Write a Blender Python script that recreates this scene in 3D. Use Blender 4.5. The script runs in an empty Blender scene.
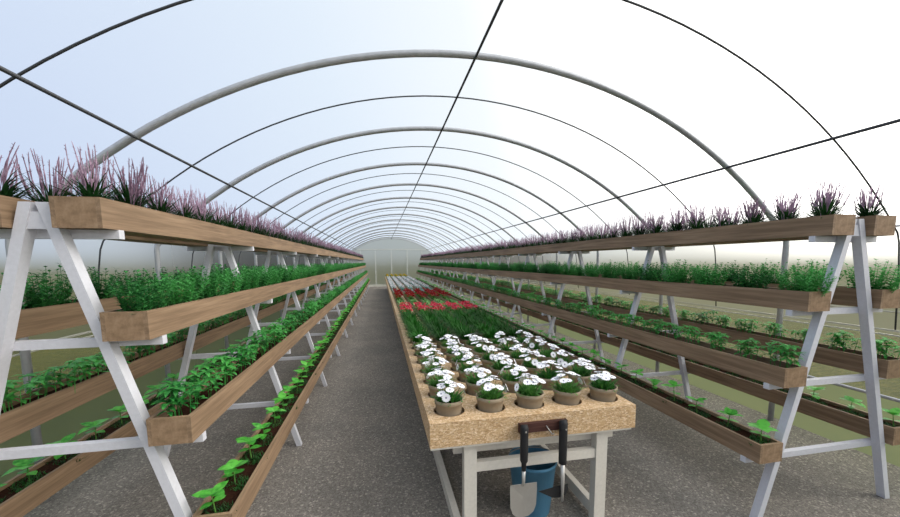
import bpy, math, random
from mathutils import Vector, Matrix, Euler
random.seed(7)
C = bpy.context.scene.collection
PI = math.pi
rnd = random.random
def U(a, b): return a + (b - a) * random.random()

# ------------------------------------------------------------------ materials
def lin(c):
    c /= 255.0
    return c / 12.92 if c <= .04045 else ((c + .055) / 1.055) ** 2.4
def rgb(r, g, b): return (lin(r), lin(g), lin(b), 1)

class NT:
    def __init__(s, name):
        s.m = bpy.data.materials.new(name); s.m.use_nodes = True
        s.t = s.m.node_tree; s.t.nodes.clear()
        s.out = s.n('ShaderNodeOutputMaterial')
    def n(s, typ, **kw):
        nd = s.t.nodes.new(typ)
        for k, v in kw.items():
            if k in nd.inputs.keys() if isinstance(k, str) else False: nd.inputs[k].default_value = v
            else: setattr(nd, k, v)
        return nd
    def l(s, a, b): s.t.links.new(a, b)
    def val(s, nd, k, v): nd.inputs[k].default_value = v
    def ramp(s, fac, stops):
        r = s.n('ShaderNodeValToRGB'); e = r.color_ramp.elements
        while len(e) < len(stops): e.new(.5)
        for x, (p, c) in zip(e, stops): x.position = p; x.color = c
        s.l(fac, r.inputs[0]); return r.outputs[0]
    def coords(s, scale=(1, 1, 1), rot=(0, 0, 0), kind='Object'):
        tc = s.n('ShaderNodeTexCoord'); mp = s.n('ShaderNodeMapping')
        mp.inputs['Scale'].default_value = scale; mp.inputs['Rotation'].default_value = rot
        s.l(tc.outputs[kind], mp.inputs['Vector']); return mp.outputs[0]
    def noise(s, vec, scale, detail=3, rough=.6):
        nd = s.n('ShaderNodeTexNoise'); s.val(nd, 'Scale', scale); s.val(nd, 'Detail', detail); s.val(nd, 'Roughness', rough)
        if vec is not None: s.l(vec, nd.inputs['Vector'])
        return nd
    def mix(s, a, b, fac=.5, mode='MIX'):
        nd = s.n('ShaderNodeMix'); nd.data_type = 'RGBA'; nd.blend_type = mode
        for k, v in ((0, fac), (6, a), (7, b)):
            if hasattr(v, 'links') or hasattr(v, 'is_linked'): s.l(v, nd.inputs[k])
            else: nd.inputs[k].default_value = v
        return nd.outputs[2]
    def bsdf(s, color, rough=.7, spec=.3, metal=0, bump=None, bstr=.2, bdist=.01):
        b = s.n('ShaderNodeBsdfPrincipled')
        if hasattr(color, 'is_linked'): s.l(color, b.inputs['Base Color'])
        else: b.inputs['Base Color'].default_value = color
        b.inputs['Roughness'].default_value = rough; b.inputs['Specular IOR Level'].default_value = spec
        b.inputs['Metallic'].default_value = metal
        if bump is not None:
            bp = s.n('ShaderNodeBump'); s.val(bp, 'Strength', bstr); s.val(bp, 'Distance', bdist)
            s.l(bump, bp.inputs['Height']); s.l(bp.outputs[0], b.inputs['Normal'])
        return b
    def done(s, b):
        s.l(b.outputs[0], s.out.inputs['Surface']); return s.m

def m_plain(name, c, rough=.6, spec=.3, metal=0, var=.12, scale=30):
    t = NT(name); v = t.coords()
    n = t.noise(v, scale, 3)
    a = tuple(x * (1 - var) for x in c[:3]) + (1,); b = tuple(min(1, x * (1 + var)) for x in c[:3]) + (1,)
    return t.done(t.bsdf(t.ramp(n.outputs[0], [(.3, a), (.7, b)]), rough, spec, metal))

def m_leaf(name, dark, light, transl=.25, rough=.55):
    t = NT(name)
    oi = t.n('ShaderNodeObjectInfo')
    n = t.noise(t.coords(), 45, 2)
    add = t.n('ShaderNodeMath', operation='MULTIPLY_ADD'); t.l(oi.outputs['Random'], add.inputs[0]); add.inputs[1].default_value = .35; t.l(n.outputs[0], add.inputs[2])
    col = t.ramp(add.outputs[0], [(.4, dark), (.85, light)])
    b = t.bsdf(col, rough, .3)
    tr = t.n('ShaderNodeBsdfTranslucent'); t.l(col, tr.inputs[0])
    mx = t.n('ShaderNodeMixShader'); mx.inputs[0].default_value = transl
    t.l(b.outputs[0], mx.inputs[1]); t.l(tr.outputs[0], mx.inputs[2]); return t.done(mx)

def m_wood(name, c1, c2, c3, axis=1):
    t = NT(name)
    sc = [22, 22, 22]; sc[axis] = .9
    n = t.noise(t.coords(tuple(sc)), 1.6, 5, .6)
    sc2 = [90, 90, 90]; sc2[axis] = 3
    n2 = t.noise(t.coords(tuple(sc2)), 1.5, 2)
    big = t.noise(t.coords((.6, .6, .6)), 2.2, 1)
    col = t.ramp(n.outputs[0], [(.3, c1), (.52, c2), (.75, c3)])
    col = t.mix(col, t.ramp(n2.outputs[0], [(.35, (.72, .72, .72, 1)), (.65, (1.06, 1.06, 1.06, 1))]), .6, 'MULTIPLY')
    col = t.mix(col, t.ramp(big.outputs[0], [(.35, (.86, .86, .86, 1)), (.65, (1.08, 1.08, 1.08, 1))]), .8, 'MULTIPLY')
    return t.done(t.bsdf(col, .62, .25, bump=n2.outputs[0], bstr=.12, bdist=.003))

def m_endgrain(name, c1, c2, c3):
    t = NT(name); v = t.coords((1, 1, 1))
    n = t.noise(v, 26, 4, .65); sp = t.noise(v, 11, 3, .5)
    col = t.ramp(n.outputs[0], [(.3, c1), (.5, c2), (.72, c3)])
    col = t.mix(col, t.ramp(sp.outputs[0], [(.60, (1, 1, 1, 1)), (.68, (.72, .68, .62, 1))]), .9, 'MULTIPLY')
    return t.done(t.bsdf(col, .65, .2))

def m_osb(name):
    t = NT(name)
    cols = []
    for i, (sc, rot) in enumerate([((55, 190, 180), (0, 0, .4)), ((190, 60, 160), (0, .2, -.3)), ((75, 150, 200), (.3, .2, 1.0))]):
        vo = t.n('ShaderNodeTexVoronoi'); t.val(vo, 'Scale', 1.0); t.l(t.coords(sc, rot), vo.inputs['Vector'])
        sep = t.n('ShaderNodeSeparateColor'); t.l(vo.outputs['Color'], sep.inputs[0])
        cols.append(t.ramp(sep.outputs[0], [(0, rgb(144, 112, 78)), (.25, rgb(182, 148, 106)), (.7, rgb(204, 172, 132)), (1, rgb(240, 220, 192))]))
    n = t.noise(t.coords(), 40, 2)
    m1 = t.mix(cols[0], cols[1], t.ramp(n.outputs[0], [(.45, (0, 0, 0, 1)), (.55, (1, 1, 1, 1))]))
    m2 = t.mix(m1, cols[2], .4)
    return t.done(t.bsdf(m2, .6, .3))

def m_gravel(name):
    t = NT(name); v = t.coords()
    vo = t.n('ShaderNodeTexVoronoi'); t.val(vo, 'Scale', 85); t.l(v, vo.inputs['Vector'])
    sep = t.n('ShaderNodeSeparateColor'); t.l(vo.outputs['Color'], sep.inputs[0])
    n = t.noise(v, 130, 4, .7); big = t.noise(v, 1.3, 4, .6)
    col = t.ramp(sep.outputs[0], [(0, rgb(84, 80, 77)), (.5, rgb(122, 117, 112)), (.88, rgb(148, 142, 135)), (1, rgb(204, 196, 184))])
    col = t.mix(col, t.ramp(n.outputs[0], [(.3, rgb(70, 66, 64)), (.7, rgb(174, 167, 158))]), .5)
    col = t.mix(col, t.ramp(big.outputs[0], [(.35, (.82, .82, .82, 1)), (.65, (1.1, 1.08, 1.05, 1))]), .8, 'MULTIPLY')
    return t.done(t.bsdf(col, .9, .15, bump=n.outputs[0], bstr=.6, bdist=.012))

def m_grass(name):
    t = NT(name); v = t.coords((1, 1, 1))
    n = t.noise(t.coords((3, 14, 3), (0, 0, .25)), 2.2, 6, .75); b = t.noise(v, .5, 3)
    col = t.ramp(n.outputs[0], [(.3, rgb(50, 56, 20)), (.5, rgb(86, 86, 36)), (.7, rgb(116, 110, 56))])
    col = t.mix(col, t.ramp(b.outputs[0], [(.35, (.75, .85, .7, 1)), (.65, (1.1, 1.05, 1, 1))]), .8, 'MULTIPLY')
    return t.done(t.bsdf(col, .9, .1, bump=n.outputs[0], bstr=.8, bdist=.05))

def m_film(name, clear, rough_part, tint, ior=1.1, rough=.45):
    """polythene: part clear, part frosted (rough refraction), the rest milky translucent"""
    t = NT(name)
    a = t.n('ShaderNodeBsdfTransparent')
    r = t.n('ShaderNodeBsdfRefraction'); t.val(r, 'IOR', ior); t.val(r, 'Roughness', rough); t.val(r, 'Color', tint)
    tl = t.n('ShaderNodeBsdfTranslucent'); t.val(tl, 'Color', tint)
    df = t.n('ShaderNodeBsdfDiffuse'); t.val(df, 'Color', tint)
    m0 = t.n('ShaderNodeMixShader'); m0.inputs[0].default_value = .35
    t.l(tl.outputs[0], m0.inputs[1]); t.l(df.outputs[0], m0.inputs[2])
    last = m0
    if rough_part > 0:
        m1 = t.n('ShaderNodeMixShader'); m1.inputs[0].default_value = rough_part / (1 - clear)
        t.l(m0.outputs[0], m1.inputs[1]); t.l(r.outputs[0], m1.inputs[2]); last = m1
    m2 = t.n('ShaderNodeMixShader'); m2.inputs[0].default_value = clear
    t.l(last.outputs[0], m2.inputs[1]); t.l(a.outputs[0], m2.inputs[2])
    return t.done(m2)

M = dict(
    board=m_wood('pine_board', rgb(118, 96, 75), rgb(146, 121, 96), rgb(168, 143, 117)),
    endboard=m_endgrain('pine_end', rgb(118, 96, 74), rgb(143, 118, 93), rgb(160, 135, 110)),
    soil=m_plain('potting_soil', rgb(44, 26, 18), .95, .05, 0, .5, 90),
    white=m_plain('white_painted_steel', rgb(204, 204, 211), .45, .4, 0, .05, 60),
    tablesteel=m_plain('warm_white_steel', rgb(206, 200, 190), .45, .4, 0, .05, 60),
    galv=m_plain('galvanised_pipe', rgb(176, 178, 182), .45, .4, .35, .1, 20),
    dark=m_plain('thin_grey_pipe', rgb(70, 72, 76), .5, .3, .3, .1, 20),
    osb=m_osb('strand_board'),
    gravel=m_gravel('fine_gravel'), grass=m_grass('olive_lawn'),
    film_roof=m_film('clear_roof_film', .93, 0, (.9, .93, .96, 1)),
    film_up=m_film('milky_wall_film', .04, .80, (.80, .79, .74, 1), 1.12, .32),
    film_back=m_film('milky_end_film', .04, .6, (.52, .53, .49, 1), 1.12, .42),
    film_low=m_film('frosted_lower_film', .3, .45, (.50, .58, .37, 1)),
    film_clear=m_film('clear_side_film', .94, 0, (.85, .88, .85, 1)),
    sill=m_plain('pale_sill', rgb(212, 211, 200), .6, .3, 0, .05),
    endpost=m_plain('grey_end_post', rgb(200, 202, 196), .6, .3, 0, .05),
    lily=m_leaf('lilyturf_leaf', rgb(14, 42, 16), rgb(44, 88, 42), .15),
    spike=m_leaf('lilac_spike', rgb(128, 98, 120), rgb(200, 172, 192), .35),
    herb=m_leaf('herb_leaf', rgb(32, 98, 46), rgb(92, 178, 94), .25),
    crop=m_leaf('crop_leaf', rgb(28, 100, 42), rgb(88, 178, 84), .3, .4),
    seed=m_leaf('seedling_leaf', rgb(44, 140, 40), rgb(112, 206, 84), .35, .4),
    seedvein=m_leaf('seedling_stem', rgb(60, 110, 46), rgb(100, 150, 70), .2),
    fuzz=m_leaf('sprout_fuzz', rgb(16, 54, 18), rgb(40, 92, 36), .2),
    daisyleaf=m_leaf('daisy_leaf', rgb(34, 104, 34), rgb(104, 160, 76), .25),
    petal=m_plain('white_petal', rgb(246, 246, 250), .6, .2, 0, .04),
    eye=m_plain('daisy_eye', rgb(140, 138, 158), .7, .2),
    blade=m_leaf('grass_blade', rgb(14, 58, 8), rgb(36, 106, 22), .2),
    pink=m_plain('rose_petal', rgb(214, 62, 92), .6, .2, 0, .25, 60),
    red=m_plain('crimson_petal', rgb(150, 8, 20), .6, .2, 0, .3, 60),
    lush=m_leaf('pale_leaf', rgb(64, 118, 58), rgb(124, 172, 104), .25),
    teal=m_leaf('bluish_leaf', rgb(62, 112, 106), rgb(136, 176, 168), .25),
    cream=m_plain('lavender_white_petal', rgb(226, 225, 230), .7, .2, 0, .15, 60),
    yellow=m_plain('yellow_petal', rgb(206, 178, 40), .7, .2, 0, .25, 60),
    pot=m_plain('brown_pot', rgb(150, 136, 116), .75, .2, 0, .08, 25),
    blue=m_plain('blue_plastic', rgb(74, 126, 158), .5, .4, 0, .06, 6),
    black=m_plain('black_rubber', rgb(34, 34, 36), .6, .35, 0, .1),
    steel=m_plain('dull_steel', rgb(158, 154, 148), .5, .3, .3, .06, 15),
    shank=m_plain('bright_steel', rgb(200, 198, 194), .3, .5, .5, .06, 15),
    walnut=m_wood('dark_brown_strip', rgb(58, 36, 32), rgb(78, 50, 44), rgb(96, 66, 58), 0),
)

# ------------------------------------------------------------------ mesh builder
class MB:
    def __init__(s): s.v = []; s.f = []; s.mi = []
    def add(s, vs, fs, mi=0):
        o = len(s.v); s.v.extend([tuple(p) for p in vs])
        for f in fs: s.f.append(tuple(i + o for i in f)); s.mi.append(mi)
        return s
    def box(s, x0, x1, y0, y1, z0, z1, mi=0):
        return s.add([(x0, y0, z0), (x1, y0, z0), (x1, y1, z0), (x0, y1, z0), (x0, y0, z1), (x1, y0, z1), (x1, y1, z1), (x0, y1, z1)],
                     [(3, 2, 1, 0), (4, 5, 6, 7), (0, 1, 5, 4), (1, 2, 6, 5), (2, 3, 7, 6), (3, 0, 4, 7)], mi)
    def hexa(s, lo, hi, mi=0):
        return s.add(list(lo) + list(hi), [(3, 2, 1, 0), (4, 5, 6, 7), (0, 1, 5, 4), (1, 2, 6, 5), (2, 3, 7, 6), (3, 0, 4, 7)], mi)
    def tube(s, pts, r, n=8, mi=0, cap=True):
        pts = [Vector(p) for p in pts]; R = r if hasattr(r, '__len__') else [r] * len(pts)
        d0 = (pts[1] - pts[0]).normalized(); up = Vector((0, 0, 1)) if abs(d0.z) < .9 else Vector((1, 0, 0))
        a = d0.cross(up).normalized(); vs = []
        for i, p in enumerate(pts):
            d = (pts[min(i + 1, len(pts) - 1)] - pts[max(i - 1, 0)]).normalized()
            a = (a - d * a.dot(d)).normalized(); b = d.cross(a)
            for k in range(n):
                t = 2 * PI * k / n; vs.append(p + (a * math.cos(t) + b * math.sin(t)) * R[i])
        fs = []
        for i in range(len(pts) - 1):
            for k in range(n):
                fs.append((i * n + k, i * n + (k + 1) % n, (i + 1) * n + (k + 1) % n, (i + 1) * n + k))
        if cap: fs += [tuple(range(n))[::-1], tuple((len(pts) - 1) * n + k for k in range(n))]
        return s.add(vs, fs, mi)
    def lathe(s, prof, n=24, c=(0, 0, 0), mi=0):
        vs = []
        for r, z in prof:
            for k in range(n):
                t = 2 * PI * k / n; vs.append((c[0] + r * math.cos(t), c[1] + r * math.sin(t), c[2] + z))
        fs = []
        for i in range(len(prof) - 1):
            for k in range(n): fs.append((i * n + k, i * n + (k + 1) % n, (i + 1) * n + (k + 1) % n, (i + 1) * n + k))
        return s.add(vs, fs, mi)
    def leaf(s, p, az, el, L, W, droop=0., fold=.25, n=3, mi=0, peak=.4, roll=0.):
        """a blade from p: azimuth az, elevation el, bending down by droop over its length"""
        p = Vector(p); h = Vector((math.cos(az), math.sin(az), 0)); side0 = Vector((-math.sin(az), math.cos(az), 0))
        vs = [p]; cur = p.copy(); rows = []
        for i in range(1, n + 1):
            e = el - droop * (i - .5) / n
            d = h * math.cos(e) + Vector((0, 0, math.sin(e)))
            cur = cur + d * (L / n); t = i / n
            if i == n: vs.append(cur.copy()); break
            up = side0.cross(d) * -1
            side = (side0 * math.cos(roll) + up * math.sin(roll))
            w = W * .5 * (math.sin(PI * min(1, t / peak * .5)) if t < peak else math.cos(PI * .5 * (t - peak) / (1 - peak)))
            upn = d.cross(side) if False else side.cross(d) * -1
            rows.append(len(vs)); vs += [cur + side * w + upn * w * fold, cur.copy(), cur - side * w + upn * w * fold]
        fs = []; tip = len(vs) - 1
        a = rows[0]; fs += [(0, a + 1, a), (0, a + 2, a + 1)]
        for i in range(len(rows) - 1):
            a, b = rows[i], rows[i + 1]; fs += [(a, a + 1, b + 1, b), (a + 1, a + 2, b + 2, b + 1)]
        a = rows[-1]; fs += [(a, a + 1, tip), (a + 1, a + 2, tip)]
        return s.add(vs, fs, mi)
    def strip(s, p, az, el, L, W, droop, n=4, mi=0):
        p = Vector(p); h = Vector((math.cos(az), math.sin(az), 0)); sd = Vector((-math.sin(az), math.cos(az), 0)); vs = []; cur = p.copy()
        for i in range(n + 1):
            t = i / n; w = W * .5 * (1 - t ** 2.2) + .0004
            vs += [cur + sd * w, cur - sd * w]
            e = el - droop * t; cur = cur + (h * math.cos(e) + Vector((0, 0, math.sin(e)))) * (L / n)
        return s.add(vs, [(2 * i, 2 * i + 1, 2 * i + 3, 2 * i + 2) for i in range(n)], mi)
    def mesh(s, name, mats, smooth=False):
        me = bpy.data.meshes.new(name); me.from_pydata(s.v, [], s.f)
        for m in (mats if isinstance(mats, (list, tuple)) else [mats]): me.materials.append(M[m] if isinstance(m, str) else m)
        if any(s.mi): me.polygons.foreach_set('material_index', s.mi)
        if smooth: me.polygons.foreach_set('use_smooth', [True] * len(me.polygons))
        me.update(); return me
    def obj(s, name, mats, parent=None, smooth=False, loc=None):
        return put(name, s.mesh(name, mats, smooth), parent, loc)

def put(name, me, parent=None, loc=None, rz=0, sc=1):
    o = bpy.data.objects.new(name, me); C.objects.link(o)
    if parent is not None: o.parent = parent
    if loc is not None: o.location = loc
    if rz: o.rotation_euler = (0, 0, rz)
    if sc != 1: o.scale = (sc, sc, sc)
    return o
def tag(o, label, cat, group=None):
    o['label'] = label; o['category'] = cat
    if group: o['group'] = group
    if 'kind' not in o: o['kind'] = 'thing'
    return o
def thing(name, loc, label, cat, group=None, rz=0):
    return tag(put(name, None, None, loc, rz), label, cat, group)
def struct(o): o['kind'] = 'structure'; return o
def copy_tree(root):
    r = root.copy(); C.objects.link(r)
    for ch in root.children:
        c = ch.copy(); C.objects.link(c); c.parent = r
        for g in ch.children:
            d = g.copy(); C.objects.link(d); d.parent = c
    return r

ONES = 'zeroth first second third fourth fifth sixth seventh eighth ninth tenth eleventh twelfth thirteenth fourteenth fifteenth sixteenth seventeenth eighteenth nineteenth'.split()
TENS = {2: ('twentieth', 'twenty'), 3: ('thirtieth', 'thirty'), 4: ('fortieth', 'forty'), 5: ('fiftieth', 'fifty'), 6: ('sixtieth', 'sixty'), 7: ('seventieth', 'seventy'), 8: ('eightieth', 'eighty'), 9: ('ninetieth', 'ninety')}
def ordinal(n):
    if n < 20: return ONES[n]
    a, b = TENS[n // 10]
    return a if n % 10 == 0 else b + '-' + ONES[n % 10]

# ------------------------------------------------------------------ tunnel
CX = .755; HW = 3.135; YB = 24.2; Y0 = -3.0; CZ = -.96; RF = 4.188; EAVE = CZ + math.sqrt(RF * RF - HW * HW)
def arc(R, hw, n=40):
    a0 = math.asin(hw / R)
    return [(CX + R * math.sin(-a0 + 2 * a0 * i / n), CZ + R * math.cos(-a0 + 2 * a0 * i / n)) for i in range(n + 1)]

# floor and ground outside
b = MB(); b.add([(CX - HW, Y0 - 6, 0), (CX + HW, Y0 - 6, 0), (CX + HW, YB, 0), (CX - HW, YB, 0)], [(0, 1, 2, 3)])
struct(b.obj('floor', 'gravel'))
b = MB()
b.add([(-150, -150, -.03), (150, -150, -.03), (150, 220, -.03), (-150, 220, -.03)], [(0, 1, 2, 3)])
struct(b.obj('lawn', 'grass'))
# films
def pane(b, pts, mi=0): b.add(pts, [tuple(range(len(pts)))], mi)
b = MB(); A = arc(RF, HW, 48)
for i in range(len(A) - 1):
    (xa, za), (xb, zb) = A[i], A[i + 1]
    pane(b, [(xa, Y0, za), (xb, Y0, zb), (xb, YB, zb), (xa, YB, za)])
struct(b.obj('ceiling', 'film_roof', smooth=True))
for side, sx in (('left', -1), ('right', 1)):
    b = MB(); x = CX + sx * HW
    for z0, z1, mi in ((0, .515, 0), (.515, 1.02, 1), (1.02, EAVE, 2)):
        pane(b, [(x, Y0, z0), (x, YB, z0), (x, YB, z1), (x, Y0, z1)][::sx], mi)
    struct(b.obj('wall_' + side, ['film_low', 'film_clear', 'film_up']))
b = MB()
pane(b, [(CX - HW, YB, 0), (CX + HW, YB, 0), (CX + HW, YB, 1.02), (CX - HW, YB, 1.02)], 0)
pane(b, [(CX + HW, YB, 1.02), ] + [(x, YB, z) for x, z in A[::-1]] + [(CX - HW, YB, 1.02)], 1)
struct(b.obj('wall_back', ['film_back', 'film_back']))
b = MB(); pane(b, [(CX - HW, Y0, 0), (CX + HW, Y0, 0)] + [(x, Y0, z) for x, z in A[::-1]])
struct(b.obj('wall_front', 'film_up'))
# wall rails
nt = 1
for sx in (-1, 1):
    x = CX + sx * (HW - .012)
    for z, r, m in ((.515, .014, 'galv'), (1.19, .006, 'sill')):
        b = MB(); b.tube([(x, Y0, z), (x, YB - .02, z)], r, 8); struct(b.obj('trim_%d' % nt, m)); nt += 1
    b = MB(); b.box(x - .008, x + .008, Y0, YB - .02, 1.004, 1.014); b.box(x - .008, x + .008, Y0, YB - .02, 1.040, 1.052)
    struct(b.obj('trim_%d' % nt, 'sill')); nt += 1
    if sx > 0: b = MB(); b.tube([(x - sx * .02, Y0, EAVE + .03), (x - sx * .02, YB - .02, EAVE + .03)], .008, 8); struct(b.obj('trim_%d' % nt, 'galv')); nt += 1
for x in (-1.27, -.32, .72, 1.76, 2.75):
    b = MB(); b.box(x - .03, x + .03, YB - .05, YB - .005, 0, 2.42); struct(b.obj('trim_%d' % nt, 'endpost')); nt += 1
b = MB(); b.box(CX - 2.3, CX + 2.3, YB - .06, YB - .005, 2.40, 2.46); struct(b.obj('trim_%d' % nt, 'endpost')); nt += 1
b = MB(); b.box(CX - HW + .03, CX + HW - .03, YB - .08, YB - .005, 0, .13); struct(b.obj('baseboard_back', 'sill'))
# hoops
def hoop(y, R, hw, cz, zb, r, m, name, label, n):
    a0 = math.asin(hw / R); dz = cz - CZ
    ft = [(hw + .006, zb), (hw + .006, 1.2), (hw + .005, 1.72)] if zb == 0 else [(hw + .10, zb), (hw + .080, 1.287), (hw + .055, 1.55), (hw + .028, 1.72)]
    pts = [(CX - a, y, q) for a, q in ft] + [(x, y, z + dz) for x, z in arc(R, hw, 44)] + [(CX + a, y, q) for a, q in ft[::-1]]
    b = MB(); b.tube(pts, r, n); o = b.obj(name, m, smooth=True)
    return tag(o, label, 'hoop', 'hoops carrying the tunnel roof')
ks = list(range(0, 15))
for k in ks:
    hoop(2.75 + 1.5 * k, 4.09, 3.03, CZ, 0, .024, 'galv', 'roof_hoop', 'thick grey steel pipe arched over the racks, %s thick hoop from the near end' % ordinal(k + 1), 10)
for k in range(0, 15):
    hoop(2.0 + 1.5 * k, 4.016, 3.018, -.857, 1.055, .006, 'dark', 'roof_wire', 'thin dark rod arched against the roof, %s thin hoop from the near end' % ordinal(k + 1), 6)
def rail(name, x, z, r, label):
    b = MB(); b.tube([(x, Y0, z), (x, YB - .02, z)], r, 8); tag(b.obj(name, 'dark', smooth=True), label, 'pipe', 'lengthwise roof pipes')
rail('ridge_pipe', CX - .025, 3.10, .0095, 'thin dark ridge pipe running lengthwise under the top of the hoops')
rail('roof_purlin', CX - 2.285, 2.414, .0105, 'lengthwise grey roof pipe above the left planter rack')
rail('roof_purlin', CX + 2.285, 2.414, .0105, 'lengthwise grey roof pipe above the right planter rack')

# ------------------------------------------------------------------ racks
RACKX = {'left': -1.273, 'right': 2.768}
TOPZ = [1.8525, 1.4135, .9681, .5145]; TH = .1156; TW = .1626
OFF = [.076, .196, .3165, .4445]
YT0, YT1 = 1.605, 23.30; NF = 15; FY = [1.638 + 1.54 * k for k in range(NF)]; FD = .045
TIER = ['top', 'second', 'third', 'bottom']
def leg_off(z): return .010 + .273 * (1.82 - z), .050 + .273 * (1.82 - z)

def make_frame():
    root = put('rack_frame', None)
    for sx in (-1, 1):
        b = MB(); i0, o0 = leg_off(0); i1, o1 = leg_off(1.835)
        lo = [(sx * i0, 0, 0), (sx * o0, 0, 0), (sx * o0, FD, 0), (sx * i0, FD, 0)]; hi = [(sx * i1, 0, 1.835), (sx * o1, 0, 1.835), (sx * o1, FD, 1.835), (sx * i1, FD, 1.835)]
        b.hexa(lo, hi); b.obj('leg', 'white', root)
    for k in range(4):
        zb = TOPZ[k] - TH; w = OFF[k] + TW + .003
        b = MB(); b.box(-w, w, FD, FD + .032, zb - .036, zb); b.obj('crossbar', 'white', root)
    b = MB(); i, _ = leg_off(1.80); w = .052
    b.add([(-leg_off(1.80)[0], .006, 1.80), (-leg_off(1.735)[0], .006, 1.735), (leg_off(1.735)[0], .006, 1.735), (leg_off(1.80)[0], .006, 1.80),
           (-leg_off(1.80)[0], FD - .006, 1.80), (-leg_off(1.735)[0], FD - .006, 1.735), (leg_off(1.735)[0], FD - .006, 1.735), (leg_off(1.80)[0], FD - .006, 1.80)],
          [(0, 1, 2, 3), (7, 6, 5, 4), (0, 4, 5, 1), (1, 5, 6, 2), (2, 6, 7, 3), (3, 7, 4, 0)])
    b.obj('spacer', 'white', root)
    return root
fr0 = make_frame(); first = True
for side in ('left', 'right'):
    for k in range(NF):
        f = fr0 if first else copy_tree(fr0); first = False
        f.location = (RACKX[side], FY[k], 0)
        tag(f, 'white steel A-shaped frame carrying the %s rack, %s frame from the near end' % (side, ordinal(k + 1)), 'frame', 'frames of the planter racks')

def make_trough(depth):
    root = put('planter_trough', None); L = YT1 - YT0; t = .016; w = TW / 2
    for sx in (-1, 1):
        b = MB(); x0, x1 = sorted((sx * w, sx * (w - t))); b.box(x0, x1, 0, L, 0, TH); b.obj('side_board', 'board', root)
    for y0 in (0, L - t):
        b = MB(); b.box(-w + t, w - t, y0, y0 + t, 0.0, TH); e = b.obj('end_board', 'endboard', root)
    # the end boards cap the side boards' cut ends
    b = MB(); b.box(-w + t, w - t, t, L - t, .002, .014); b.obj('bottom_board', 'board', root)
    b = MB(); nx, ny = 4, 160; vs = []
    for j in range(ny + 1):
        for i in range(nx + 1):
            vs.append((-w + t + (2 * w - 2 * t) * i / nx, t + (L - 2 * t) * j / ny, TH - depth + (U(-.006, .006) if 0 < i < nx else 0)))
    b.add(vs, [(j * (nx + 1) + i, j * (nx + 1) + i + 1, (j + 1) * (nx + 1) + i + 1, (j + 1) * (nx + 1) + i) for j in range(ny) for i in range(nx)])
    b.obj('soil', 'soil', root, smooth=True)
    return root
DEPTH = [.022, .024, .036, .022]
FACE = {('left', 1): 'aisle-side', ('left', -1): 'wall-side', ('right', -1): 'table-side', ('right', 1): 'wall-side'}
for k in range(4):
    t0 = make_trough(DEPTH[k]); first = True
    for side in ('left', 'right'):
        for sx in (-1, 1):
            t = t0 if first else copy_tree(t0); first = False
            t.location = (RACKX[side] + sx * (OFF[k] + TW / 2), YT0, TOPZ[k] - TH)
            tag(t, 'long brown wooden planter trough, %s tier of the %s rack, %s' % (TIER[k], side, FACE[(side, sx)]), 'planter', 'planter troughs of the racks')

# ------------------------------------------------------------------ plants of the racks
def v_lily():
    a = MB(); s = MB()
    for i in range(130):
        az = U(0, 2 * PI); r = U(0, .03)
        a.strip((r * math.cos(az), r * math.sin(az), 0), az + U(-.5, .5), U(.55, 1.5), U(.11, .19), U(.006, .009), U(.6, 1.5), 4)
    for i in range(26):
        az = U(0, 2 * PI); r = U(0, .05); p = Vector((r * math.cos(az), r * math.sin(az), .03))
        tilt = U(.03, .34); d = Vector((math.cos(az) * math.sin(tilt), math.sin(az) * math.sin(tilt), math.cos(tilt))); H = U(.15, .235)
        pts = []; R = []
        bend = Vector((U(-1, 1), U(-1, 1), 0)) * .012
        n = 9
        for q in range(n):
            t = q / (n - 1); pts.append(p + d * H * t + bend * math.sin(t * PI)); R.append(.0013 if t < .3 else .0042 * (1.05 - t * .75) * (1.2 if q % 2 else .75))
        s.tube(pts, R, 5, cap=False)
        for q in range(10):
            t = U(.35, .95); c = p + d * H * t + bend * math.sin(t * PI); s.leaf(c, U(0, 6.3), U(.2, .9), .010, .005, 0, .2, 2)
    return a, s
def v_herb():
    a = MB()
    for i in range(46):
        az = U(0, 2 * PI); tilt = U(0, .6) if i else 0; r = U(0, .055)
        p = Vector((r * math.cos(az), r * math.sin(az) * 2.1, 0)); d = Vector((math.cos(az) * math.sin(tilt), math.sin(az) * math.sin(tilt), math.cos(tilt))); H = U(.12, .205) * (1 - .25 * tilt)
        a.tube([p, p + d * H], [.0018, .0008], 4, cap=False)
        n = 11
        for q in range(n):
            t = .12 + .88 * q / (n - 1); c = p + d * H * t; base = q * PI / 2 + i
            for w in (0, PI):
                a.leaf(c, base + w + U(-.3, .3), U(.25, .8), U(.028, .037) * (1.1 - .5 * t), .018 * (1.1 - .4 * t), .3, .12, 2)
    return a
def v_crop():
    a = MB()
    for i in range(8):
        az = i * 2 * PI / 8 + U(-.4, .4); r = U(.01, .075)
        p = Vector((r * math.cos(az) * .7, r * math.sin(az) * 1.2, 0)); H = U(.085, .15); top = p + Vector((U(-.012, .012), U(-.012, .012), H))
        a.tube([p, top], [.002, .0014], 4, cap=False)
        o = U(0, 6.3)
        for q in range(7): a.leaf(top, o + q * 2 * PI / 7 + U(-.2, .2), U(.0, .6), U(.048, .066), U(.020, .027), U(.6, 1.2), .22, 3)
        for q in range(6): a.leaf(top - Vector((0, 0, H * U(.2, .5))), o + q * PI / 3 + U(-.3, .3), U(-.1, .4), U(.036, .05), .02, U(.5, 1), .22, 3)
    return a
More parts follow.
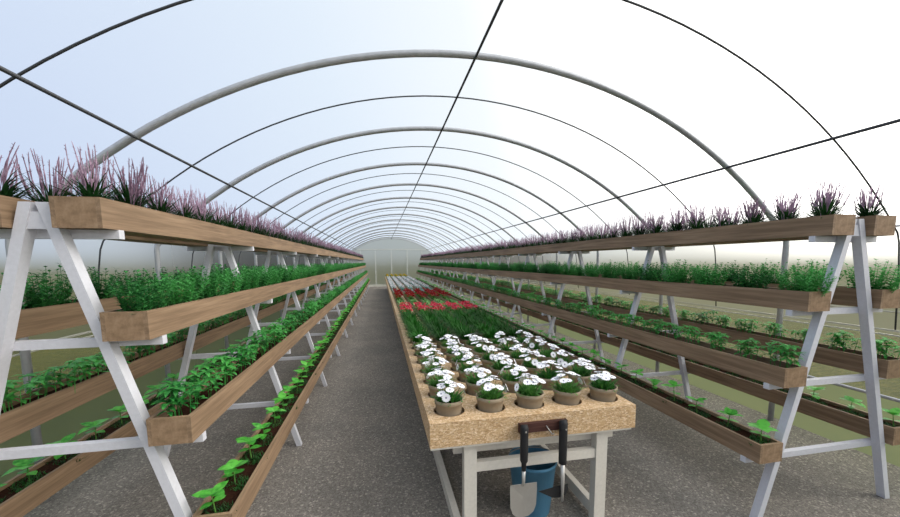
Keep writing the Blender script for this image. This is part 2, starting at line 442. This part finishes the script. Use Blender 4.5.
def v_seed():
    st = MB(); lv = []; fz = MB()
    H = U(.07, .10); top = Vector((U(-.01, .01), U(-.01, .01), H))
    st.tube([(0, 0, 0), top * .5, top], [.003, .0025, .002], 5, cap=False)
    o = U(0, 6.3)
    for q in range(5):
        b = MB(); az = o + q * 2 * PI / 5 + U(-.25, .25); b.leaf(top, az, U(.1, .7), U(.060, .076), U(.044, .052), U(.3, .8), .1, 5, peak=.45); lv.append(b)
    for q in range(2):
        b = MB(); az = o + q * PI + U(-.3, .3); b.leaf(top * .6, az, U(.0, .3), U(.048, .06), U(.034, .042), U(.2, .6), .1, 5, peak=.45); lv.append(b)
    for q in range(260):
        az = U(0, 6.3); r = .052 * math.sqrt(rnd()); fz.strip((r * math.cos(az), r * math.sin(az) * 1.5, .0), U(0, 6.3), U(.5, 1.5), U(.010, .024), .003, .8, 2)
    return st, lv, fz

PER = [7, 5, 7, 7]; NIND = [75, 99, 75, 75]; NALL = [98, 70, 98, 98]
NAMES = ['flowering_grass', 'bushy_herb', 'leafy_crop', 'young_seedling']
DESC = ['lilac-spiked grass clump', 'bushy dark green herb', 'bright leafy crop plant', 'small light green seedling']
CAT = ['flowering grass', 'herb', 'vegetable plant', 'seedling']
def merged(bs):
    m = MB()
    for i, b in enumerate(bs): m.add(b.v, b.f, i)
    return m
NV = 6
var = [[], [], [], []]
for i in range(NV):
    a, s = v_lily(); var[0].append(dict(parts=[('foliage', a.mesh('foliage', 'lily')), ('flower_spike_tuft', s.mesh('flower_spike_tuft', 'spike'))], one=merged([a, s]), mats=['lily', 'spike']))
    a = v_herb(); var[1].append(dict(parts=None, one=a, mats=['herb']))
    a = v_crop(); var[2].append(dict(parts=None, one=a, mats=['crop']))
    st, lv, fz = v_seed()
    allv = MB(); allv.add(st.v, st.f, 0)
    for l in lv: allv.add(l.v, l.f, 1)
    allv.add(fz.v, fz.f, 2)
    var[3].append(dict(parts=[('stem', st.mesh('stem', 'seedvein'))] + [('leaf', l.mesh('leaf', 'seed', True)) for l in lv] + [('ground_cover', fz.mesh('ground_cover', 'fuzz'))], one=allv, mats=['seedvein', 'seed', 'fuzz']))
for k in range(4):
    for d in var[k]: d['mesh'] = d['one'].mesh(NAMES[k], d['mats'])
def plant_root(k, d, parts):
    if parts and d['parts']:
        r = put(NAMES[k], None)
        for n, me in d['parts']: put(n, me, r)
        return r
    return put(NAMES[k], d['mesh'])
DY = [.09, .10, .07, .06]
WIDE = [1.0, 1.0, 1.0, 1.0]
for k in range(4):
    rest = MB(); nm = max(max(d['one'].mi, default=0) for d in var[k])
    for side in ('left', 'right'):
        for sx in (-1, 1):
            x = RACKX[side] + sx * (OFF[k] + TW / 2); z = TOPZ[k] - DEPTH[k] - .004
            for j in range(NALL[k]):
                y = YT0 + DY[k] + 1.54 / PER[k] * j; d = random.choice(var[k]); rz = U(0, 6.28) if k != 1 else random.choice((0, PI)) + U(-.2, .2); sc = U(.9, 1.12) * (.92, 1, 1, 1.18)[k]
                px, py = x + U(-.008, .008), y + U(-.012, .012)
                if j >= NIND[k]:
                    Mx = Matrix.Translation((px, py, z)) @ Matrix.Rotation(rz, 4, 'Z') @ Matrix.Scale(sc, 4)
                    o = len(rest.v); rest.v.extend([tuple(Mx @ Vector(p)) for p in d['one'].v])
                    rest.f.extend([tuple(i + o for i in f) for f in d['one'].f]); rest.mi.extend(d['one'].mi)
                    continue
                near = j < (34 if k == 0 else 12)
                r = plant_root(k, d, near); r.location = (px, py, z); r.rotation_euler = (0, 0, rz); r.scale = (sc, sc, sc)
                fr, n = divmod(j, PER[k])
                tag(r, '%s, %s past the %s frame in the %s %s trough, %s rack' % (DESC[k], ordinal(n + 1), ordinal(fr + 1), FACE[(side, sx)], TIER[k], side),
                    CAT[k], '%s rows in the %s tier troughs' % (NAMES[k].replace('_', ' '), TIER[k]))
    if not rest.v: continue
    o = put('distant_%s_foliage' % NAMES[k], rest.mesh('distant', var[k][0]['mats']))
    o['kind'] = 'stuff'; tag(o, 'blurred green %s growth at the far end of the %s tier troughs' % (NAMES[k].replace('_', ' '), TIER[k]), 'plants')

# ------------------------------------------------------------------ centre table
TX0, TX1, TY0, TZ, TB = .232, 1.462, 1.785, .75, .612
NR = 78; RP = .2555; RY0 = 1.942; CXS = [.366, .611, .856, 1.101, 1.346]; HR = .0895
TY1 = RY0 + RP * (NR - 1) + .18
table = thing('potting_table', ((TX0 + TX1) / 2, TY0, 0), 'long strand-board table with rows of potted flowers on white trestle legs', 'table')
def tobj(b, name, m, smooth=False):
    o = b.obj(name, m, table, smooth); o.matrix_parent_inverse = Matrix.Translation(-table.location); return o
# top with round holes
b = MB(); n = 24
xs = [TX0] + [(CXS[i] + CXS[i + 1]) / 2 for i in range(4)] + [TX1]
ys = [TY0] + [RY0 + RP * (r + .5) for r in range(NR - 1)] + [TY1]
for r in range(NR):
    for c in range(5):
        x0, x1, y0, y1 = xs[c], xs[c + 1], ys[r], ys[r + 1]; cx, cy = CXS[c], RY0 + RP * r
        inner = []; outer = []; low = []
        for q in range(n):
            t = 2 * PI * (q + .5) / n; ct, st = math.cos(t), math.sin(t)
            inner.append((cx + HR * ct, cy + HR * st, TZ)); low.append((cx + HR * ct, cy + HR * st, TZ - .018))
            sx = ((x1 - cx) / ct) if ct > 0 else ((x0 - cx) / ct) if ct < 0 else 9
            sy = ((y1 - cy) / st) if st > 0 else ((y0 - cy) / st) if st < 0 else 9
            s_ = min(abs(sx), abs(sy)); outer.append((cx + s_ * ct, cy + s_ * st, TZ))
        vs = inner + outer + low
        fs = [(q, n + q, n + (q + 1) % n, (q + 1) % n) for q in range(n)] + [(q, (q + 1) % n, 2 * n + (q + 1) % n, 2 * n + q) for q in range(n)]
        
        def sides(p): return (abs(p[0] - x0) < 1e-6, abs(p[0] - x1) < 1e-6, abs(p[1] - y0) < 1e-6, abs(p[1] - y1) < 1e-6)
        for q in range(n):
            P, Q = sides(outer[q]), sides(outer[(q + 1) % n])
            if not any(a and c_ for a, c_ in zip(P, Q)):
                kx = x1 if P[1] or Q[1] else x0; ky = y1 if P[3] or Q[3] else y0
                vs.append((kx, ky, TZ)); fs.append((n + q, len(vs) - 1, n + (q + 1) % n))
        b.add(vs, fs)
tobj(b, 'top_board', 'osb')
b = MB(); b.box(TX0, TX1, TY0, TY0 + .018, TB, TZ - .001); tobj(b, 'front_board', 'osb')
b = MB(); b.box(TX0, TX1, TY1 - .018, TY1, TB, TZ - .001); tobj(b, 'end_board', 'osb')
for x in (TX0, TX1 - .018):
    b = MB(); b.box(x, x + .018, TY0 + .018, TY1 - .018, TB, TZ - .001); tobj(b, 'side_board', 'osb')
b = MB(); b.box(TX0 + .018, TX1 - .018, TY0 + .018, TY1 - .018, TB, TB + .01); tobj(b, 'bottom_board', 'osb')
b = MB(); b.box(TX0 + .004, TX1 - .02, TY0 + .006, TY1, TB - .013, TB)
tobj(b, 'steel_rim', 'tablesteel')
for i in range(8):
    y = 1.82 + i * 2.8
    for x0, x1 in ((.426, .498), (1.236, 1.308)):
        b = MB(); b.box(x0, x1, y, y + .055, 0, TB - .013); tobj(b, 'leg', 'tablesteel')
    b = MB(); b.box(.376, 1.38, y + .055, y + .085, TB - .094, TB - .013); tobj(b, 'crossbar', 'tablesteel')
    b = MB(); b.box(.498, 1.236, y + .008, y + .045, .425, .48); tobj(b, 'crossbar', 'tablesteel')
for x0 in (.384, 1.245):
    b = MB(); b.box(x0, x0 + .04, 1.876, 1.82 + 7 * 2.8, .03, .105); tobj(b, 'stretcher', 'tablesteel')

# pots
POT = MB().lathe([(.0, -.10), (.056, -.10), (.0735, .0), (.0775, .046), (.082, .048), (.084, .072), (.0775, .072), (.075, .048), (.0, .048)], 22).mesh('pot', 'pot', True)
SOIL = MB().lathe([(.076, .050), (.045, .054), (.0, .055)], 14).mesh('soil', 'soil', True)
def flower(r=.021, n=12):
    b = MB()
    for q in range(n): b.leaf((0, 0, 0), 2 * PI * q / n, .12, r, r * .62, .1, .1, 3, 0, .65)
    return b
FL = [flower(U(.026, .031)).mesh('flower', 'petal') for _ in range(3)]
EYE = MB().lathe([(.0058, .0005), (.0045, .003), (0, .004)], 8).mesh('flower_centre', 'eye')
def v_daisy():
    f = MB(); fl = []
    for i in range(150):
        az = U(0, 6.3); r = U(0, .055); f.leaf((r * math.cos(az), r * math.sin(az), .05), az + U(-.6, .6), U(.6, 1.5), U(.045, .095), U(.008, .013), U(.4, 1.1), .2, 3)
    for i in range(14):
        az = U(0, 6.3) if i != 2 else -1.2; r = .078 * math.sqrt((i + rnd()) / 12); h = U(.155, .185) - 6 * r * r if i < 12 else U(.09, .12)
        if i >= 12: r = U(.085, .105)
        p = Vector((r * math.cos(az), r * math.sin(az), h))
        f.tube([(p.x * .2, p.y * .2, .045), (p.x * .6, p.y * .6, h * .65), p], .0014, 4, cap=False)
        tilt = U(0, .25) + r * 2.5 if i < 12 else U(.9, 1.4)
        fl.append((p, (Matrix.Rotation(az, 4, 'Z') @ Matrix.Rotation(tilt, 4, 'Y')).to_euler()))
    return f.mesh('foliage', 'daisyleaf'), fl
def v_grass():
    f = MB()
    for i in range(230):
        az = U(0, 6.3); r = U(0, .06); f.strip((r * math.cos(az), r * math.sin(az), .043), az + U(-.5, .5), U(.6, 1.5), U(.10, .19), U(.006, .010), U(.3, 1.2), 4)
    return f.mesh('foliage', 'blade')
def v_leafy(mat, n=46, L=(.05, .09), W=(.022, .035), el=(.2, 1.2)):
    f = MB()
    for i in range(n):
        az = U(0, 6.3); r = U(0, .05); z = U(.045, .08); f.leaf((r * math.cos(az), r * math.sin(az), z), az + U(-.5, .5), U(*el), U(*L), U(*W), U(.3, 1), .25, 3)
    return f.mesh('foliage', mat)
def v_bloom(mat, n=13, rr=(.026, .034), h=(.12, .18), spread=.09, dense=7):
    b = MB()
    for i in range(n):
        az = U(0, 6.3); r = spread * math.sqrt(rnd()); c = Vector((r * math.cos(az), r * math.sin(az), U(*h))); R = U(*rr); o = U(0, 6.3)
        for q in range(dense): b.leaf(c, o + q * 2 * PI / dense, U(-.1, .5), R, R * .75, .3, .2, 3, 0, .6)
        for q in range(4): b.leaf(c, o + q * PI / 2, U(.8, 1.2), R * .6, R * .5, -.3, .2, 3, 0, .6)
    return b.mesh('blossom', mat)
NPV = 5
DV = [v_daisy() for _ in range(8)]
GV = [v_grass() for _ in range(NPV)]
LF = {m: [v_leafy(m) for _ in range(4)] for m in ('daisyleaf', 'lush', 'teal')}
BV = dict(pink=[v_bloom('pink', 16, (.028, .036), (.13, .19), .1) for _ in range(4)], red=[v_bloom('red', 14, (.03, .042), (.14, .20), .09) for _ in range(4)],
          cream=[v_bloom('cream', 15, (.016, .026), (.09, .15), .085, 6) for _ in range(4)], yellow=[v_bloom('yellow', 9, (.02, .03), (.11, .16), .08) for _ in range(4)])
def section(r):
    if r < 6: return 'daisy'
    if r < 13: return 'grass'
    if r < 16: return 'pink'
    if r < 21: return 'lush'
    if r < 28: return 'red'
    if r < 34: return 'teal'
    if r < 65: return 'cream'
    return 'yellow'
INFO = dict(daisy=('potted_daisy', 'white daisy in brown pot', 'potted flower'), grass=('potted_grass', 'pot of tall dark green grass', 'potted grass'),
            pink=('potted_pink_flower', 'pot of rose-pink flowers', 'potted flower'), lush=('potted_leafy_plant', 'pot of low pale green leaves', 'potted plant'),
            red=('potted_red_flower', 'pot of crimson flowers', 'potted flower'), teal=('potted_bluish_plant', 'pot of bluish leaves', 'potted plant'),
            cream=('potted_pale_flower', 'pot of pale lavender-white blooms', 'potted flower'), yellow=('potted_yellow_flower', 'pot of small yellow blooms', 'potted flower'))
for r in range(NR):
    s = section(r); name, desc, cat = INFO[s]
    for c in range(5):
        o = thing(name, (CXS[c] + U(-.004, .004), RY0 + RP * r + U(-.004, .004), TZ), '%s, %s row from table front, %s from the open aisle' % (desc, ordinal(r + 1), ordinal(c + 1)), cat, 'rows of ' + name.replace('_', ' ') + ' plants on the table', U(0, 6.28))
        put('pot', POT, o)
        if r < 8: put('soil', SOIL, o)
        if s == 'daisy':
            fm, fl = random.choice(DV); put('foliage', fm, o)
            for p, e in fl:
                q = put('flower', random.choice(FL), o, p); q.rotation_euler = e; put('flower_centre', EYE, q)
        elif s == 'grass': put('foliage', random.choice(GV), o)
        elif s in ('lush', 'teal'): put('foliage', random.choice(LF[s]), o)
        else:
            put('foliage', random.choice(LF['teal' if s == 'cream' else 'daisyleaf']), o); put('blossom', random.choice(BV[s]), o)

# ------------------------------------------------------------------ tools and bucket
yb = TY0
strip = thing('tool_hanger', (.87, yb, .685), 'dark brown wooden strip with a bent hook screwed to the table front', 'tool hanger')
b = MB(); b.box(-.145, .14, -.024, 0, -.026, .026); b.obj('wooden_strip', 'walnut', strip)
b = MB(); b.tube([(.01, -.024, .005), (.012, -.045, -.002), (.03, -.06, -.03), (.036, -.066, -.022)], .0035, 6); b.obj('hook', 'steel', strip, True)
yt = yb - .024 - .0225
tr = thing('garden_trowel', (.742, yt, .70), 'garden trowel with black handle and square grey blade hanging by the hook', 'trowel')
b = MB()
b.tube([(0, .006, .016), (0, 0, .0), (0, 0, -.03), (0, 0, -.13), (0, 0, -.185), (0, 0, -.20), (0, 0, -.243)], [.018, .0225, .0225, .0225, .0215, .014, .0125], 14); hd = b.obj('handle', 'black', tr, True)
b = MB(); b.tube([(0, -.0225, -.012), (0, -.0255, -.012)], .005, 8); b.obj('screw', 'steel', hd)
b = MB(); b.tube([(0, 0, -.243), (0, .002, -.33)], [.010, .0085], 10); b.obj('shank', 'shank', tr, True)
b = MB(); out = [(-.076, -.322), (.078, -.322), (.080, -.36), (.076, -.455), (.062, -.495), (.035, -.518), (0, -.525), (-.034, -.518), (-.06, -.495), (-.074, -.455), (-.078, -.36)]
def bl(p, dy): return (p[0], dy + .9 * (p[0] ** 2) * -1.2 + .008, p[1])
N = len(out); vs = [bl(p, -.0015) for p in out] + [bl(p, .0015) for p in out] + [(0, .0065, -.40), (0, .0095, -.40)]
b.add(vs, [(i, (i + 1) % N, 2 * N) for i in range(N)] + [(N + (i + 1) % N, N + i, 2 * N + 1) for i in range(N)] + [((i + 1) % N, i, N + i, N + (i + 1) % N) for i in range(N)])
b.obj('blade', 'steel', tr)
ho = thing('hand_hoe', (.972, yt, .70), 'hand hoe with black handle and pointed black blade, hung beside the trowel', 'hoe')
b = MB(); b.tube([(0, .006, .022), (0, 0, .008), (0, 0, -.03), (0, 0, -.20), (0, 0, -.228)], [.019, .024, .0235, .0225, .0215], 14); hd = b.obj('handle', 'black', ho, True)
b = MB(); b.tube([(.004, -.0235, -.02), (.004, -.0265, -.02)], .005, 8); b.obj('screw', 'steel', hd)
b = MB(); b.tube([(0, 0, -.228), (.004, 0, -.33), (.004, -.002, -.455)], [.0125, .011, .006], 10); b.obj('shank', 'shank', ho, True)
b = MB(); out = [(-.135, -.388), (-.02, -.372), (.045, -.366), (.047, -.40), (.03, -.43), (-.01, -.442), (-.05, -.436)]
N = len(out); vs = [(p[0], .012, p[1]) for p in out] + [(p[0], .0155, p[1]) for p in out]
b.add(vs, [tuple(range(N)), tuple(range(2 * N - 1, N - 1, -1))] + [((i + 1) % N, i, N + i, N + (i + 1) % N) for i in range(N)]); b.obj('blade', 'black', ho)

bk = thing('bucket', (.925, 2.03, 0), 'blue plastic bucket standing on the gravel under the table front', 'bucket')
b = MB(); b.lathe([(0, .004), (.108, .0), (.113, .006), (.146, .33), (.152, .332), (.154, .345), (.150, .352), (.144, .350), (.141, .335), (.108, .012), (0, .012)], 36); b.obj('body', 'blue', bk, True)
b = MB(); b.tube([(.152 * math.cos(t), .03 + .05 * math.sin(t) * 0 + .152 * math.sin(t) * .25 + .04 * math.sin(t), .345 - .10 * math.sin(t) * 0 + .012 * math.sin(t)) for t in [PI * i / 16 for i in range(17)]], .003, 6)
b.obj('bail_handle', 'steel', bk, True)

# ------------------------------------------------------------------ light, sky
w = bpy.data.worlds.new('overcast_sky'); bpy.context.scene.world = w; w.use_nodes = True
nt_ = w.node_tree; nt_.nodes.clear(); nn = nt_.nodes.new; ll = nt_.links.new
out = nn('ShaderNodeOutputWorld'); bg = nn('ShaderNodeBackground'); tc = nn('ShaderNodeTexCoord')
sep = nn('ShaderNodeSeparateXYZ'); ll(tc.outputs['Generated'], sep.inputs[0])
r1 = nn('ShaderNodeValToRGB'); mr = nn('ShaderNodeMapRange'); mr.inputs['From Min'].default_value = -.8; mr.inputs['From Max'].default_value = .8
dot = nn('ShaderNodeVectorMath'); dot.operation = 'DOT_PRODUCT'; dot.inputs[1].default_value = (.93, -.05, .35); ll(tc.outputs['Generated'], dot.inputs[0])
ll(dot.outputs['Value'], mr.inputs['Value']); ll(mr.outputs[0], r1.inputs[0])
e = r1.color_ramp.elements; e[0].position = 0; e[0].color = (.55, .66, .90, 1); e[1].position = 1; e[1].color = (2.7, 2.65, 2.55, 1)
m_ = e.new(.5); m_.color = (.77, .87, .99, 1); m_ = e.new(.70); m_.color = (.92, .98, 1.03, 1); m_ = e.new(.84); m_.color = (1.3, 1.31, 1.3, 1)
mr2 = nn('ShaderNodeMapRange'); mr2.inputs['From Min'].default_value = -.02; mr2.inputs['From Max'].default_value = .03; ll(sep.outputs['Z'], mr2.inputs['Value'])
mx = nn('ShaderNodeMix'); mx.data_type = 'RGBA'; ll(mr2.outputs[0], mx.inputs[0]); mx.inputs[6].default_value = (.34, .35, .3, 1); ll(r1.outputs[0], mx.inputs[7])
ll(mx.outputs[2], bg.inputs[0]); bg.inputs[1].default_value = 1.0; ll(bg.outputs[0], out.inputs[0])
sun = bpy.data.lights.new('sun', 'SUN'); sun.energy = 1.6; sun.angle = math.radians(26); sun.color = (1, .96, .9)
so = bpy.data.objects.new('sun', sun); C.objects.link(so)
so.rotation_euler = Vector((.80, -.36, .66)).to_track_quat('Z', 'Y').to_euler()

# ------------------------------------------------------------------ camera
f, yaw, pit, roll, cy = 356.3424, .191, -.105, -.0071, 299.33
F = Vector((math.sin(yaw) * math.cos(pit), math.cos(yaw) * math.cos(pit), math.sin(pit)))
R = Vector((math.cos(yaw), -math.sin(yaw), 0)); Uv = R.cross(F)
c_, s_ = math.cos(roll), math.sin(roll); R, Uv = c_ * R + s_ * Uv, -s_ * R + c_ * Uv
cam = bpy.data.cameras.new('camera'); co = bpy.data.objects.new('camera', cam); C.objects.link(co)
cam.sensor_fit = 'HORIZONTAL'; cam.sensor_width = 36; cam.lens = f / 900 * 36; cam.shift_y = (cy - 258.5) / 900; cam.clip_start = .05; cam.clip_end = 600
mw = Matrix((R, Uv, -F)).transposed().to_4x4(); mw.translation = (0, 0, 1.6); co.matrix_world = mw
sc = bpy.context.scene; sc.camera = co
sc.view_settings.view_transform = 'Standard'; sc.view_settings.look = 'None'; sc.view_settings.gamma = 1; sc.view_settings.use_curve_mapping = False
sc.view_settings.exposure = 0
cyc = sc.cycles; cyc.use_denoising = True; cyc.max_bounces = 8; cyc.diffuse_bounces = 3; cyc.transparent_max_bounces = 16; cyc.sample_clamp_indirect = 6
